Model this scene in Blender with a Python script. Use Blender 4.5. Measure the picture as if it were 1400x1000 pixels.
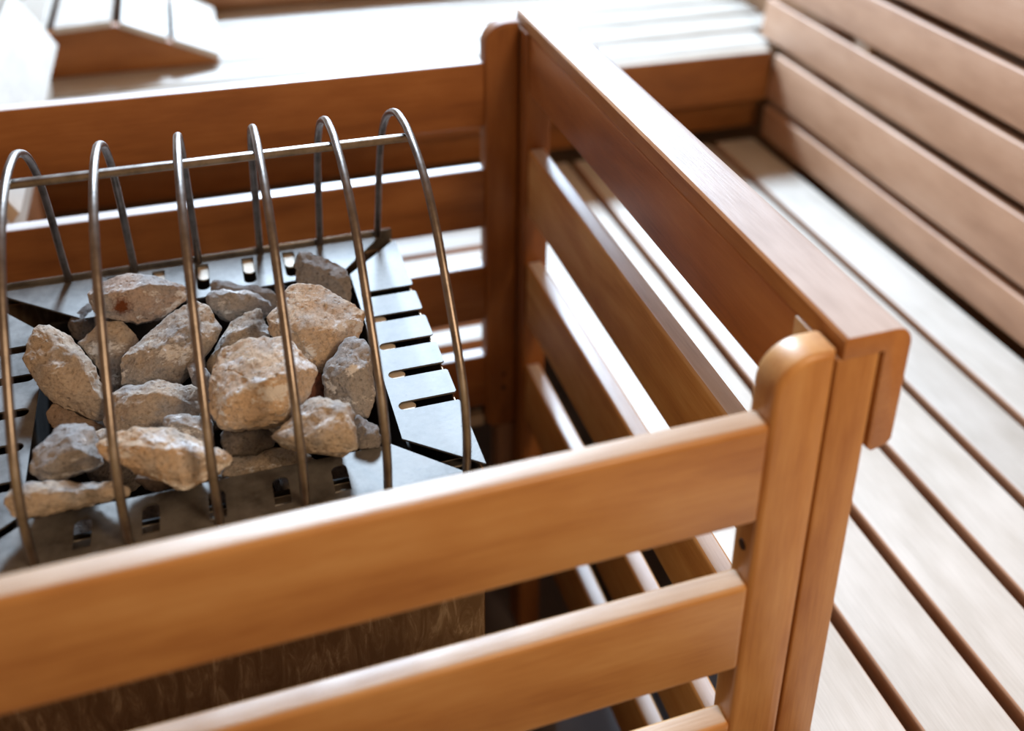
import bpy, bmesh, math, random
from mathutils import Vector, Matrix, noise, geometry
random.seed(7)
C = bpy.context.scene.collection
for o in list(bpy.data.objects):
    bpy.data.objects.remove(o, do_unlink=True)

# ------------------------------------------------------------------ camera
cd = bpy.data.cameras.new('camera')
cam = bpy.data.objects.new('camera', cd); C.objects.link(cam)
FPX, PX, PY = 1452.33, 757.44, 184.48
right = Vector((0.944806, -0.326822, 0.022985))
down = Vector((-0.116423, -0.400485, -0.908877))
fwd = Vector((0.306246, 0.856037, -0.41643))
M = Matrix((right, -down, -fwd)).transposed().to_4x4()
M.translation = Vector((-0.321, -0.4108, 0.4))
cam.matrix_world = M
cd.sensor_width = 36.0
cd.lens = FPX / 1400 * 36.0
cd.shift_x = (700 - PX) / 1400
cd.shift_y = -(500 - PY) / 1400
cd.clip_start = 0.02
cd.dof.use_dof = True
cd.dof.focus_distance = 0.80
cd.dof.aperture_fstop = 3.0
bpy.context.scene.camera = cam

# ------------------------------------------------------------------ light
sc = bpy.context.scene
w = bpy.data.worlds.new('world'); sc.world = w; w.use_nodes = True
bgn = w.node_tree.nodes['Background']
bgn.inputs[0].default_value = (1.0, 0.58, 0.30, 1)
bgn.inputs[1].default_value = 0.33

def area(name, loc, target, sx, sy, power, col):
    l = bpy.data.lights.new(name, 'AREA'); l.shape = 'RECTANGLE'
    l.size = sx; l.size_y = sy; l.energy = power; l.color = col
    o = bpy.data.objects.new(name, l); C.objects.link(o)
    o.location = loc
    o.rotation_euler = (Vector(target) - Vector(loc)).to_track_quat('-Z', 'Y').to_euler()
    return o
area('sky_through_high_window', (0.30, 3.7, 2.45), (0.2, 0.9, -0.3), 0.85, 0.7, 440, (0.60, 0.79, 1.0))
area('window_daylight', (0.32, 2.30, 0.46), (0.1, 0.6, -0.25), 0.9, 0.86, 34, (0.60, 0.79, 1.0))
area('warm_front_light', (0.30, -0.80, 0.85), (-0.25, 0.1, -0.15), 0.3, 0.3, 10.5, (1.0, 0.72, 0.46))  # warm light of unseen source front right, placed to brighten the front rails
sc.view_settings.view_transform = 'Standard'
sc.view_settings.look = 'None'
sc.view_settings.exposure = 0.0
sc.view_settings.gamma = 1.0
sc.view_settings.use_curve_mapping = False

# ------------------------------------------------------------------ materials
def new_mat(name):
    m = bpy.data.materials.new(name); m.use_nodes = True
    nt = m.node_tree
    return m, nt, nt.nodes['Principled BSDF']

def nd(nt, t, **kw):
    n = nt.nodes.new(t)
    for k, v in kw.items(): setattr(n, k, v)
    return n

def ramp(nt, stops):
    r = nt.nodes.new('ShaderNodeValToRGB')
    el = r.color_ramp.elements
    while len(el) < len(stops): el.new(0.5)
    for e, (p, c) in zip(el, stops):
        e.position = p; e.color = (*c, 1) if len(c) == 3 else c
    return r

def wood(name, axis, dark, mid, light, rough=0.4, spec=0.5, bump=0.15, coat=0.0, fig=1.0):
    """grain stretched along the board's own axis, a different patch on every board"""
    m, nt, b = new_mat(name); L = nt.links.new
    tc = nd(nt, 'ShaderNodeTexCoord'); oi = nd(nt, 'ShaderNodeObjectInfo')
    off = nd(nt, 'ShaderNodeVectorMath', operation='SCALE'); off.inputs[0].default_value = (3.1, 5.7, 4.3)
    L(oi.outputs['Random'], off.inputs['Scale'])
    add = nd(nt, 'ShaderNodeVectorMath', operation='ADD')
    L(tc.outputs['Object'], add.inputs[0]); L(off.outputs[0], add.inputs[1])
    def mp(along, across):
        s = [across] * 3; s['xyz'.index(axis)] = along
        q = nd(nt, 'ShaderNodeMapping'); q.inputs['Scale'].default_value = s
        L(add.outputs[0], q.inputs['Vector']); return q
    broad = nd(nt, 'ShaderNodeTexNoise'); broad.inputs['Scale'].default_value = 1.0
    broad.inputs['Detail'].default_value = 3; broad.inputs['Distortion'].default_value = 0.6
    L(mp(3.5, 26).outputs[0], broad.inputs['Vector'])
    fine = nd(nt, 'ShaderNodeTexNoise'); fine.inputs['Scale'].default_value = 1.0
    fine.inputs['Detail'].default_value = 5; fine.inputs['Roughness'].default_value = 0.65
    L(mp(28, 620).outputs[0], fine.inputs['Vector'])
    blot = nd(nt, 'ShaderNodeTexNoise'); blot.inputs['Scale'].default_value = 1.0
    blot.inputs['Detail'].default_value = 4
    L(mp(14, 30).outputs[0], blot.inputs['Vector'])
    a1 = nd(nt, 'ShaderNodeMath', operation='MULTIPLY_ADD'); a1.inputs[1].default_value = 0.32; 
    L(fine.outputs[0], a1.inputs[0]); 
    a0 = nd(nt, 'ShaderNodeMath', operation='MULTIPLY'); a0.inputs[1].default_value = 0.55 * fig
    L(broad.outputs[0], a0.inputs[0]); L(a0.outputs[0], a1.inputs[2])
    a2 = nd(nt, 'ShaderNodeMath', operation='MULTIPLY_ADD'); a2.inputs[1].default_value = 0.35
    L(blot.outputs[0], a2.inputs[0]); L(a1.outputs[0], a2.inputs[2])
    r = ramp(nt, [(0.42, dark), (0.62, mid), (0.84, light)])
    L(a2.outputs[0], r.inputs[0])
    hsv = nd(nt, 'ShaderNodeHueSaturation')
    vv = nd(nt, 'ShaderNodeMapRange'); vv.inputs['To Min'].default_value = 0.90; vv.inputs['To Max'].default_value = 1.10
    L(oi.outputs['Random'], vv.inputs['Value']); L(vv.outputs[0], hsv.inputs['Value'])
    L(r.outputs[0], hsv.inputs['Color']); L(hsv.outputs[0], b.inputs['Base Color'])
    b.inputs['Roughness'].default_value = rough
    b.inputs['Specular IOR Level'].default_value = spec
    b.inputs['Coat Weight'].default_value = coat; b.inputs['Coat Roughness'].default_value = 0.3
    bp = nd(nt, 'ShaderNodeBump'); bp.inputs['Strength'].default_value = bump; bp.inputs['Distance'].default_value = 0.0008
    L(fine.outputs[0], bp.inputs['Height']); L(bp.outputs[0], b.inputs['Normal'])
    return m

ORANGE = ((0.38, 0.155, 0.040), (0.56, 0.285, 0.092), (0.70, 0.42, 0.17))
SHADED_RED = ((0.18, 0.060, 0.015), (0.29, 0.11, 0.030), (0.40, 0.17, 0.055))  # guard wood again, darkened: the back's shade is put into its colour
PALE = ((0.46, 0.37, 0.28), (0.58, 0.495, 0.40), (0.68, 0.60, 0.51))
WALL = ((0.38, 0.205, 0.115), (0.50, 0.29, 0.175), (0.60, 0.38, 0.25))
WORN_LIT = ((0.36, 0.17, 0.08), (0.52, 0.29, 0.16), (0.64, 0.42, 0.28))
M_or = {a: wood('guard_wood_' + a, a, *ORANGE, rough=0.42, coat=0.3) for a in 'xyz'}
M_re = {a: wood('shaded_guard_wood_' + a, a, *SHADED_RED, rough=0.55, spec=0.3) for a in 'xyz'}
M_pa = {a: wood('bench_wood_' + a, a, *PALE, rough=0.5, fig=0.8) for a in 'xyz'}
M_wa = {a: wood('cladding_wood_' + a, a, *WALL, rough=0.5, fig=0.9) for a in 'xyz'}
DAYLIT = ((0.45, 0.395, 0.33), (0.56, 0.505, 0.44), (0.65, 0.595, 0.53))  # tan wood paled and greyed: window daylight put into the colour
WORN_SHEEN = ((0.48, 0.41, 0.385), (0.68, 0.61, 0.585), (0.80, 0.74, 0.72))  # pale top tone: cap wear plus window sheen put into the colour
LIT_FRONT = ((0.38, 0.235, 0.14), (0.52, 0.36, 0.24), (0.64, 0.48, 0.34))  # front rail tops lightened: light from above put into the colour
M_bl = {a: wood('daylit_pale_wood_' + a, a, *DAYLIT, rough=0.5, fig=0.8) for a in 'xy'}
M_sc = {a: wood('worn_sheen_edge_' + a, a, *WORN_SHEEN, rough=0.38, bump=0.6, coat=0.6) for a in 'xy'}
M_hd = wood('lit_front_edge_x', 'x', *LIT_FRONT, rough=0.4, bump=0.4, coat=0.2)
M_cap = wood('cap_wood', 'y', (0.34, 0.13, 0.036), (0.50, 0.225, 0.07), (0.64, 0.34, 0.13), rough=0.42, bump=0.3)
M_in = wood('inner_rail_wood_y', 'y', *ORANGE, rough=0.6, spec=0.3)
M_side = wood('side_rail_wood', 'y', (0.26, 0.085, 0.024), (0.42, 0.16, 0.048), (0.54, 0.24, 0.085), rough=0.42, bump=0.3)

def metal(name, base, dark, rough, stains=None, scale=22, metallic=1.0):
    m, nt, b = new_mat(name); L = nt.links.new
    tc = nd(nt, 'ShaderNodeTexCoord')
    n1 = nd(nt, 'ShaderNodeTexNoise'); n1.inputs['Scale'].default_value = scale; n1.inputs['Detail'].default_value = 6
    n1.inputs['Roughness'].default_value = 0.65
    L(tc.outputs['Object'], n1.inputs['Vector'])
    r = ramp(nt, [(0.32, dark), (0.6, base)]); L(n1.outputs[0], r.inputs[0])
    col = r.outputs[0]
    n2 = nd(nt, 'ShaderNodeTexNoise'); n2.inputs['Scale'].default_value = 260; n2.inputs['Detail'].default_value = 3
    L(tc.outputs['Object'], n2.inputs['Vector'])
    if stains:
        mx = nd(nt, 'ShaderNodeMix', data_type='RGBA'); mx.inputs['B'].default_value = (*stains, 1)
        r2 = ramp(nt, [(0.62, (0, 0, 0)), (0.74, (1, 1, 1))]); L(n2.outputs[0], r2.inputs[0])
        L(r2.outputs[0], mx.inputs['Factor']); L(col, mx.inputs['A']); col = mx.outputs['Result']
    L(col, b.inputs['Base Color'])
    b.inputs['Metallic'].default_value = metallic
    mr = nd(nt, 'ShaderNodeMapRange'); mr.inputs['To Min'].default_value = rough - 0.1; mr.inputs['To Max'].default_value = rough + 0.15
    L(n1.outputs[0], mr.inputs['Value']); L(mr.outputs[0], b.inputs['Roughness'])
    bp = nd(nt, 'ShaderNodeBump'); bp.inputs['Strength'].default_value = 0.15; bp.inputs['Distance'].default_value = 0.0006
    L(n2.outputs[0], bp.inputs['Height']); L(bp.outputs[0], b.inputs['Normal'])
    return m
M_sheet = metal('scaled_steel_sheet', (0.17, 0.16, 0.15), (0.060, 0.053, 0.047), 0.50, stains=(0.12, 0.115, 0.115), metallic=0.45, scale=34)
M_tab = metal('lit_inner_steel', (0.75, 0.66, 0.54), (0.55, 0.48, 0.40), 0.5, metallic=0.2)  # brightened steel: light catching the lower plate put into its colour
M_under = metal('inner_steel', (0.30, 0.27, 0.23), (0.10, 0.09, 0.08), 0.5)
M_rod = metal('rod_steel', (0.30, 0.265, 0.24), (0.17, 0.145, 0.125), 0.34, scale=60)
M_dark = metal('dark_inner_steel', (0.035, 0.03, 0.028), (0.015, 0.013, 0.012), 0.7, metallic=0.4)  # near-black steel for the feet and well walls

def drip_metal():
    m, nt, b = new_mat('dripped_steel_wall'); L = nt.links.new
    tc = nd(nt, 'ShaderNodeTexCoord')
    mp = nd(nt, 'ShaderNodeMapping'); mp.inputs['Scale'].default_value = (95, 95, 22)
    L(tc.outputs['Object'], mp.inputs['Vector'])
    n = nd(nt, 'ShaderNodeTexNoise'); n.inputs['Scale'].default_value = 1; n.inputs['Detail'].default_value = 6; n.inputs['Roughness'].default_value = 0.7
    n.inputs['Distortion'].default_value = 0.8
    L(mp.outputs[0], n.inputs['Vector'])
    r = ramp(nt, [(0.42, (0.17, 0.105, 0.06)), (0.55, (0.24, 0.16, 0.10)), (0.66, (0.42, 0.33, 0.24))])
    L(n.outputs[0], r.inputs[0]); L(r.outputs[0], b.inputs['Base Color'])
    b.inputs['Metallic'].default_value = 0.75
    b.inputs['Roughness'].default_value = 0.5
    return m
M_body = drip_metal()

def stone_mat(name, tan, grey, rust=False, tanness=0.5, crust=0.56):
    m, nt, b = new_mat(name); L = nt.links.new
    tc = nd(nt, 'ShaderNodeTexCoord'); oi = nd(nt, 'ShaderNodeObjectInfo')
    off = nd(nt, 'ShaderNodeVectorMath', operation='SCALE'); off.inputs[0].default_value = (7, 3, 9); L(oi.outputs['Random'], off.inputs['Scale'])
    add = nd(nt, 'ShaderNodeVectorMath', operation='ADD'); L(tc.outputs['Object'], add.inputs[0]); L(off.outputs[0], add.inputs[1])
    n1 = nd(nt, 'ShaderNodeTexNoise'); n1.inputs['Scale'].default_value = 38; n1.inputs['Detail'].default_value = 5
    n1.inputs['Roughness'].default_value = 0.6
    L(add.outputs[0], n1.inputs['Vector'])
    c1 = ramp(nt, [(tanness - 0.12, grey), (tanness + 0.10, tan)]); L(n1.outputs[0], c1.inputs[0])
    n2 = nd(nt, 'ShaderNodeTexNoise'); n2.inputs['Scale'].default_value = 420; n2.inputs['Detail'].default_value = 4; n2.inputs['Roughness'].default_value = 0.7
    L(add.outputs[0], n2.inputs['Vector'])
    sp = ramp(nt, [(0.36, (0.25, 0.25, 0.25)), (0.46, (0.85, 0.85, 0.85)), (0.66, (1.25, 1.25, 1.25))]); L(n2.outputs[0], sp.inputs[0])
    mul = nd(nt, 'ShaderNodeMix', data_type='RGBA', blend_type='MULTIPLY'); mul.inputs['Factor'].default_value = 0.45
    L(c1.outputs[0], mul.inputs['A']); L(sp.outputs[0], mul.inputs['B'])
    vo = nd(nt, 'ShaderNodeTexVoronoi'); vo.inputs['Scale'].default_value = 170; vo.inputs['Randomness'].default_value = 1
    L(add.outputs[0], vo.inputs['Vector'])
    pit = ramp(nt, [(0.10, (0.3, 0.26, 0.22)), (0.26, (1, 1, 1))]); L(vo.outputs['Distance'], pit.inputs[0])
    mul2 = nd(nt, 'ShaderNodeMix', data_type='RGBA', blend_type='MULTIPLY'); mul2.inputs['Factor'].default_value = 0.35
    L(mul.outputs['Result'], mul2.inputs['A']); L(pit.outputs[0], mul2.inputs['B'])
    out = mul2.outputs['Result']
    # chalky lime crust left by evaporated water, in streaky patches
    mpc = nd(nt, 'ShaderNodeMapping'); mpc.inputs['Scale'].default_value = (32, 60, 60); mpc.inputs['Rotation'].default_value = (0.3, 0.5, 0.4)
    L(add.outputs[0], mpc.inputs['Vector'])
    nc = nd(nt, 'ShaderNodeTexNoise'); nc.inputs['Scale'].default_value = 1; nc.inputs['Detail'].default_value = 9; nc.inputs['Roughness'].default_value = 0.72
    L(mpc.outputs[0], nc.inputs['Vector'])
    cr = ramp(nt, [(crust, (0, 0, 0)), (crust + 0.05, (0.9, 0.9, 0.9))]); L(nc.outputs[0], cr.inputs[0])
    mc = nd(nt, 'ShaderNodeMix', data_type='RGBA'); mc.inputs['B'].default_value = (0.74, 0.73, 0.73, 1)
    L(cr.outputs[0], mc.inputs['Factor']); L(out, mc.inputs['A']); out = mc.outputs['Result']
    if rust:
        g = nd(nt, 'ShaderNodeVectorMath', operation='DISTANCE'); g.inputs[1].default_value = rust
        L(tc.outputs['Object'], g.inputs[0])
        nn = nd(nt, 'ShaderNodeMath', operation='MULTIPLY_ADD'); nn.inputs[1].default_value = 0.012; nn.inputs[2].default_value = -0.006
        L(n2.outputs[0], nn.inputs[0])
        ad = nd(nt, 'ShaderNodeMath', operation='ADD'); L(g.outputs['Value'], ad.inputs[0]); L(nn.outputs[0], ad.inputs[1])
        rr = ramp(nt, [(0.0045, (1, 1, 1)), (0.0085, (0, 0, 0))]); L(ad.outputs[0], rr.inputs[0])
        mx = nd(nt, 'ShaderNodeMix', data_type='RGBA'); mx.inputs['B'].default_value = (0.13, 0.035, 0.008, 1)
        L(rr.outputs[0], mx.inputs['Factor']); L(out, mx.inputs['A']); out = mx.outputs['Result']
    L(out, b.inputs['Base Color'])
    b.inputs['Roughness'].default_value = 0.85; b.inputs['Specular IOR Level'].default_value = 0.3
    bp = nd(nt, 'ShaderNodeBump'); bp.inputs['Strength'].default_value = 0.9; bp.inputs['Distance'].default_value = 0.0028
    n3 = nd(nt, 'ShaderNodeTexNoise'); n3.inputs['Scale'].default_value = 110; n3.inputs['Detail'].default_value = 8; n3.inputs['Roughness'].default_value = 0.75
    L(add.outputs[0], n3.inputs['Vector'])
    mm = nd(nt, 'ShaderNodeMath', operation='MULTIPLY_ADD'); mm.inputs[1].default_value = 0.4
    L(pit.outputs[0], mm.inputs[0]); L(n3.outputs[0], mm.inputs[2])
    L(mm.outputs[0], bp.inputs['Height']); L(bp.outputs[0], b.inputs['Normal'])
    return m
TAN = (0.46, 0.375, 0.295); GREY = (0.33, 0.31, 0.30); DGREY = (0.20, 0.185, 0.18); BROWN = (0.30, 0.22, 0.16)
M_st = {'tan': stone_mat('tan_stone', TAN, GREY, tanness=0.42, crust=0.60), 'mix': stone_mat('mixed_stone', TAN, GREY, tanness=0.5),
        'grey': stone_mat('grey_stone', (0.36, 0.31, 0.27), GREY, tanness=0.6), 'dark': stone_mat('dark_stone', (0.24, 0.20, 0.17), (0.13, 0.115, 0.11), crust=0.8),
        'slate': stone_mat('slate_stone', (0.25, 0.225, 0.21), DGREY, crust=0.68), 'brown': stone_mat('brown_stone', BROWN, (0.22, 0.17, 0.14), crust=0.7),
        'red': stone_mat('reddish_stone', (0.22, 0.09, 0.055), (0.16, 0.08, 0.055), crust=0.7),
        'warm': stone_mat('warm_stone', (0.56, 0.41, 0.28), (0.48, 0.43, 0.39), tanness=0.45, crust=0.53),
        'rust': stone_mat('rust_spotted_stone', (0.44, 0.34, 0.28), GREY, rust=(-0.0095, -0.0129, 0.0026))}

def plain(name, col, rough=0.7):
    m, nt, b = new_mat(name); L = nt.links.new
    tc = nd(nt, 'ShaderNodeTexCoord'); n = nd(nt, 'ShaderNodeTexNoise'); n.inputs['Scale'].default_value = 14; n.inputs['Detail'].default_value = 5
    L(tc.outputs['Object'], n.inputs['Vector'])
    r = ramp(nt, [(0.3, tuple(c * 0.8 for c in col)), (0.7, tuple(min(1, c * 1.15) for c in col))]); L(n.outputs[0], r.inputs[0])
    L(r.outputs[0], b.inputs['Base Color']); b.inputs['Roughness'].default_value = rough
    return m
M_tile = plain('grey_floor_tile', (0.16, 0.14, 0.145), 0.45)
M_grout = plain('floor_grout', (0.06, 0.05, 0.045))
M_frame = plain('window_frame_paint', (0.62, 0.60, 0.57), 0.5)
M_plaster = plain('warm_cladding_backing', (0.36, 0.20, 0.10), 0.8)
M_hole = plain('dark_dowel_hole', (0.04, 0.02, 0.012), 0.9)

# ------------------------------------------------------------------ helpers
def link(name, bm, mat, parent=None, loc=(0, 0, 0), smooth=True):
    me = bpy.data.meshes.new(name); bm.to_mesh(me); bm.free()
    me.materials.append(mat)
    if smooth:
        for p in me.polygons: p.use_smooth = True
        try: me.set_sharp_from_angle(angle=math.radians(38))
        except Exception: pass
    o = bpy.data.objects.new(name, me); C.objects.link(o)
    o.location = loc
    if parent: o.parent = parent
    return o

def box_bm(sx, sy, sz, bevel=0.003, seg=3, edges=None):
    bm = bmesh.new(); bmesh.ops.create_cube(bm, size=1)
    for v in bm.verts: v.co = Vector((v.co.x * sx, v.co.y * sy, v.co.z * sz))
    if bevel:
        bmesh.ops.bevel(bm, geom=list(bm.edges), offset=bevel, segments=seg, affect='EDGES', profile=0.5)
    return bm

def lit_top(o, mat, lim=0.9):  # upward faces get a paler material with the light on them painted in
    o.data.materials.append(mat)
    for p in o.data.polygons:
        if p.normal.z > lim: p.material_index = 1
    return o

def board(name, x0, x1, y0, y1, z0, z1, mat, parent=None, bevel=0.003, seg=3, org=(0, 0, 0), rot=None, top=None):
    o = link(name, box_bm(x1 - x0, y1 - y0, z1 - z0, bevel, seg), mat, parent,
             ((x0 + x1) / 2 - org[0], (y0 + y1) / 2 - org[1], (z0 + z1) / 2 - org[2]))
    if rot: o.rotation_euler = rot
    if top: lit_top(o, top)
    return o

def prism(name, pts, axis, a0, a1, mat, parent=None, bevel=0.002, org=(0, 0, 0), seg=2):
    """a closed outline in the plane across `axis`, extruded from a0 to a1"""
    bm = bmesh.new(); ring = []
    i = 'xyz'.index(axis); n = len(pts)
    for s in (a0, a1):
        row = []
        for p, q in pts:
            v = [p, q]; v.insert(i, s); row.append(bm.verts.new(Vector(v) - Vector(org)))
        ring.append(row)
    bm.faces.new(ring[0]); bm.faces.new(list(reversed(ring[1])))
    for k in range(n): bm.faces.new((ring[0][k], ring[1][k], ring[1][(k + 1) % n], ring[0][(k + 1) % n]))
    bmesh.ops.recalc_face_normals(bm, faces=bm.faces)
    if bevel:
        caps = [e for e in bm.edges if abs(e.verts[0].co[i] - e.verts[1].co[i]) < 1e-7]
        bmesh.ops.bevel(bm, geom=caps, offset=bevel, segments=seg, affect='EDGES', profile=0.5)
    return link(name, bm, mat, parent)

def arc(cx, cy, r, a0, a1, n=8):
    return [(cx + r * math.cos(math.radians(a0 + (a1 - a0) * k / n)), cy + r * math.sin(math.radians(a0 + (a1 - a0) * k / n))) for k in range(n + 1)]

def tube_bm(path, r, sides=12):
    bm = bmesh.new(); rings = []
    N = len(path)
    for i, p in enumerate(path):
        t = (path[min(i + 1, N - 1)] - path[max(i - 1, 0)]).normalized()
        ref = Vector((1, 0, 0)) if abs(t.x) < 0.8 else Vector((0, 0, 1))
        a = t.cross(ref).normalized(); b = t.cross(a).normalized()
        rings.append([bm.verts.new(p + (a * math.cos(2 * math.pi * k / sides) + b * math.sin(2 * math.pi * k / sides)) * r) for k in range(sides)])
    for i in range(N - 1):
        for k in range(sides):
            bm.faces.new((rings[i][k], rings[i][(k + 1) % sides], rings[i + 1][(k + 1) % sides], rings[i + 1][k]))
    bm.faces.new(rings[0]); bm.faces.new(list(reversed(rings[-1])))
    bmesh.ops.recalc_face_normals(bm, faces=bm.faces)
    return bm

def spline(pts, n):
    out = []; P = [pts[0]] + list(pts) + [pts[-1]]
    for i in range(1, len(P) - 2):
        for k in range(n):
            t = k / n; a, b, c, d = P[i - 1], P[i], P[i + 1], P[i + 2]
            out.append(0.5 * ((2 * b) + (c - a) * t + (2 * a - 5 * b + 4 * c - d) * t * t + (-a + 3 * b - 3 * c + d) * t ** 3))
    out.append(P[-2]); return out

def thing(name, label, cat, loc=(0, 0, 0), group=None):
    o = bpy.data.objects.new(name, None); C.objects.link(o); o.location = loc
    o.empty_display_size = 0.05
    o['label'] = label; o['category'] = cat
    if group: o['group'] = group
    return o

def root(name, loc=(0, 0, 0)):
    o = bpy.data.objects.new(name, None); C.objects.link(o); o.location = loc; o['kind'] = 'structure'; o.empty_display_size = 0.05
    return o

def tag(o, label, cat, group=None):
    o['label'] = label; o['category'] = cat
    if group: o['group'] = group
    return o

def sheet_bm(outer, holes, z, th):
    """flat sheet with cut-outs, given thickness"""
    loops = [[Vector((p[0], p[1], 0)) for p in outer]] + [[Vector((p[0], p[1], 0)) for p in h] for h in holes]
    tris = geometry.tessellate_polygon(loops)
    flat = [p for l in loops for p in l]
    bm = bmesh.new()
    top = [bm.verts.new((p.x, p.y, z)) for p in flat]; bot = [bm.verts.new((p.x, p.y, z - th)) for p in flat]
    for t in tris:
        if len(set(t)) < 3: continue
        try:
            bm.faces.new([top[i] for i in t]); bm.faces.new([bot[i] for i in reversed(t)])
        except ValueError: pass
    s = 0
    for l in loops:
        n = len(l)
        for k in range(n):
            a, b_ = s + k, s + (k + 1) % n
            bm.faces.new((top[a], top[b_], bot[b_], bot[a]))
        s += n
    bmesh.ops.recalc_face_normals(bm, faces=bm.faces)
    return bm
# ------------------------------------------------------------------ the room
FLOOR = -0.83
fl = root('floor', (0, 0, FLOOR))
board('grout_bed', -1.3, 0.72, -1.7, 1.62, FLOOR - 0.06, FLOOR - 0.004, M_grout, fl, bevel=0, org=(0, 0, FLOOR))
tile_me = None
for i in range(7):
    for j in range(12):
        x = -1.3 + 0.288 * i + 0.144; y = -1.7 + 0.2766 * j + 0.138
        if tile_me is None:
            t = link('tile', box_bm(0.282, 0.271, 0.008, 0.0015, 1), M_tile, fl, (x, y, -0.004)); tile_me = t.data
        else:
            t = bpy.data.objects.new('tile', tile_me); C.objects.link(t); t.parent = fl; t.location = (x, y, -0.004)

wr = board('wall_right', 0.70, 0.76, -1.7, 1.64, FLOOR, 1.9, M_plaster, bevel=0); wr['kind'] = 'structure'
wl = board('wall_left', -1.36, -1.30, -1.7, 1.64, FLOOR, 1.9, M_plaster, bevel=0); wl['kind'] = 'structure'
wb = root('wall_back', (0, 1.545, FLOOR))
o3 = (0, 1.545, FLOOR)
board('lower_wall', -1.3, 0.70, 1.56, 1.62, FLOOR, -0.165, M_plaster, wb, bevel=0, org=o3)
board('side_pier', -1.3, -0.85, 1.56, 1.62, -0.165, 1.9, M_plaster, wb, bevel=0, org=o3)
k = 0
for z in (-0.213,):
    board('panel', -1.29, 0.69, 1.546, 1.56, z, z + 0.047, M_wa['x'], wb, bevel=0.003, org=o3)
wn = root('window_1', (0, 1.59, -0.165))
o4 = (0, 1.59, -0.165)
board('sill', -0.85, 0.70, 1.53, 1.64, -0.164, -0.145, M_frame, wn, org=o4)
board('window_frame', -0.85, -0.80, 1.57, 1.62, -0.145, 1.85, M_frame, wn, org=o4)
board('window_frame', 0.65, 0.70, 1.57, 1.62, -0.145, 1.85, M_frame, wn, org=o4)
board('window_frame', -0.85, 0.70, 1.57, 1.62, 1.85, 1.90, M_frame, wn, org=o4)

# ------------------------------------------------------------------ lower bench, right arm (planks run to the camera)
BZ = -0.38
lb = thing('lower_bench', 'long pale slatted lower bench along the right wall, its planks running towards the camera', 'bench', (0.33, 0.3, FLOOR))
lo = (0.33, 0.3, FLOOR)
for c0 in (0.069, 0.157, 0.2445, 0.332, 0.4195, 0.507):
    board('plank', c0 + 0.0057, c0 + 0.0875 - 0.0057, -0.55, 1.085, BZ - 0.026, BZ, M_wa['y'], lb, bevel=0.0035, org=lo, top=M_bl['y'])
for y in (-0.42, 0.28, 1.0):
    board('crossbeam', 0.08, 0.60, y, y + 0.04, BZ - 0.075, BZ - 0.0265, M_wa['x'], lb, org=lo)
for (x, y) in ((0.11, -0.42), (0.55, -0.42), (0.11, 1.0), (0.55, 1.0)):
    board('leg', x, x + 0.04, y - 0.002, y + 0.042, FLOOR, BZ - 0.076, M_wa['z'], lb, org=lo)

# lower bench behind the stove (planks run left to right)
bb = thing('lower_bench', 'pale slatted lower bench behind the stove, its planks running left to right', 'bench', (-0.5, 0.85, FLOOR))
bo = (-0.5, 0.85, FLOOR)
for c0 in (0.682, 0.770, 0.858, 0.946, 1.034):
    board('plank', -1.25, 0.066, c0 - 0.0823 if c0 > 0.7 else 0.643, c0 - 0.0057, BZ - 0.026, BZ, M_wa['x'], bb, bevel=0.0035, org=bo, top=M_bl['x'])
board('plank', -1.25, 0.066, 1.0397, 1.085, BZ - 0.026, BZ, M_wa['x'], bb, bevel=0.0035, org=bo, top=M_bl['x'])
for x in (-1.1, -0.55, 0.0):
    board('crossbeam', x, x + 0.04, 0.66, 1.08, BZ - 0.075, BZ - 0.0265, M_wa['y'], bb, org=bo)
    for y in (0.67, 1.03):
        board('leg', x - 0.001, x + 0.041, y, y + 0.04, FLOOR, BZ - 0.076, M_wa['z'], bb, org=bo)

# ------------------------------------------------------------------ upper bench across the back
UZ = -0.216
ub = thing('upper_bench', 'slatted upper bench across the back wall, pale with window light in its colour', 'bench', (-0.3, 1.3, BZ))
uo = (-0.3, 1.3, BZ)
board('front_board', -1.28, 0.603, 1.075, 1.098, -0.305, UZ, M_re['x'], ub, bevel=0.005, org=uo, top=M_pa['x'])
for a, b in ((1.099, 1.180), (1.194, 1.265), (1.279, 1.348), (1.362, 1.434), (1.448, 1.538)):
    board('plank', -1.28, 0.69 if a > 1.14 else 0.625, a, b, UZ - 0.024, UZ, M_bl['x'], ub, bevel=0.003, org=uo)
board('riser_board', -1.28, 0.62, 1.13, 1.15, BZ + 0.002, UZ - 0.026, M_re['x'], ub, bevel=0.002, org=uo)

# ------------------------------------------------------------------ headrest
hr = thing('headrest', 'peaked wooden headrest with pale slats lying on the upper bench', 'headrest', (-0.44, 1.38, UZ))
ho = (-0.44, 1.38, UZ)
prof = [(-0.60, UZ + 0.001), (-0.2926, UZ + 0.001), (-0.2915, -0.206), (-0.4375, -0.1385), (-0.533, -0.1435), (-0.60, -0.176)]
prism('end_panel', prof, 'y', 1.262, 1.282, M_re['x'], hr, bevel=0.002, org=ho)
prism('end_panel', prof, 'y', 1.48, 1.50, M_re['x'], hr, bevel=0.002, org=ho)
def slope_slat(x0, z0, x1, z1):
    t = 0.011
    dx, dz = x1 - x0, z1 - z0; l = math.hypot(dx, dz); nx, nz = -dz / l * t, dx / l * t
    prism('slat', [(x0, z0 + 0.0005), (x1, z1 + 0.0005), (x1 + nx, z1 + nz), (x0 + nx, z0 + nz)], 'y', 1.252, 1.515, M_bl['y'], hr, bevel=0.002, org=ho)
slope_slat(-0.598, -0.174, -0.5375, -0.1455)
slope_slat(-0.522, -0.1425, -0.4425, -0.138)
slope_slat(-0.4325, -0.1405, -0.3685, -0.170)
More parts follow.
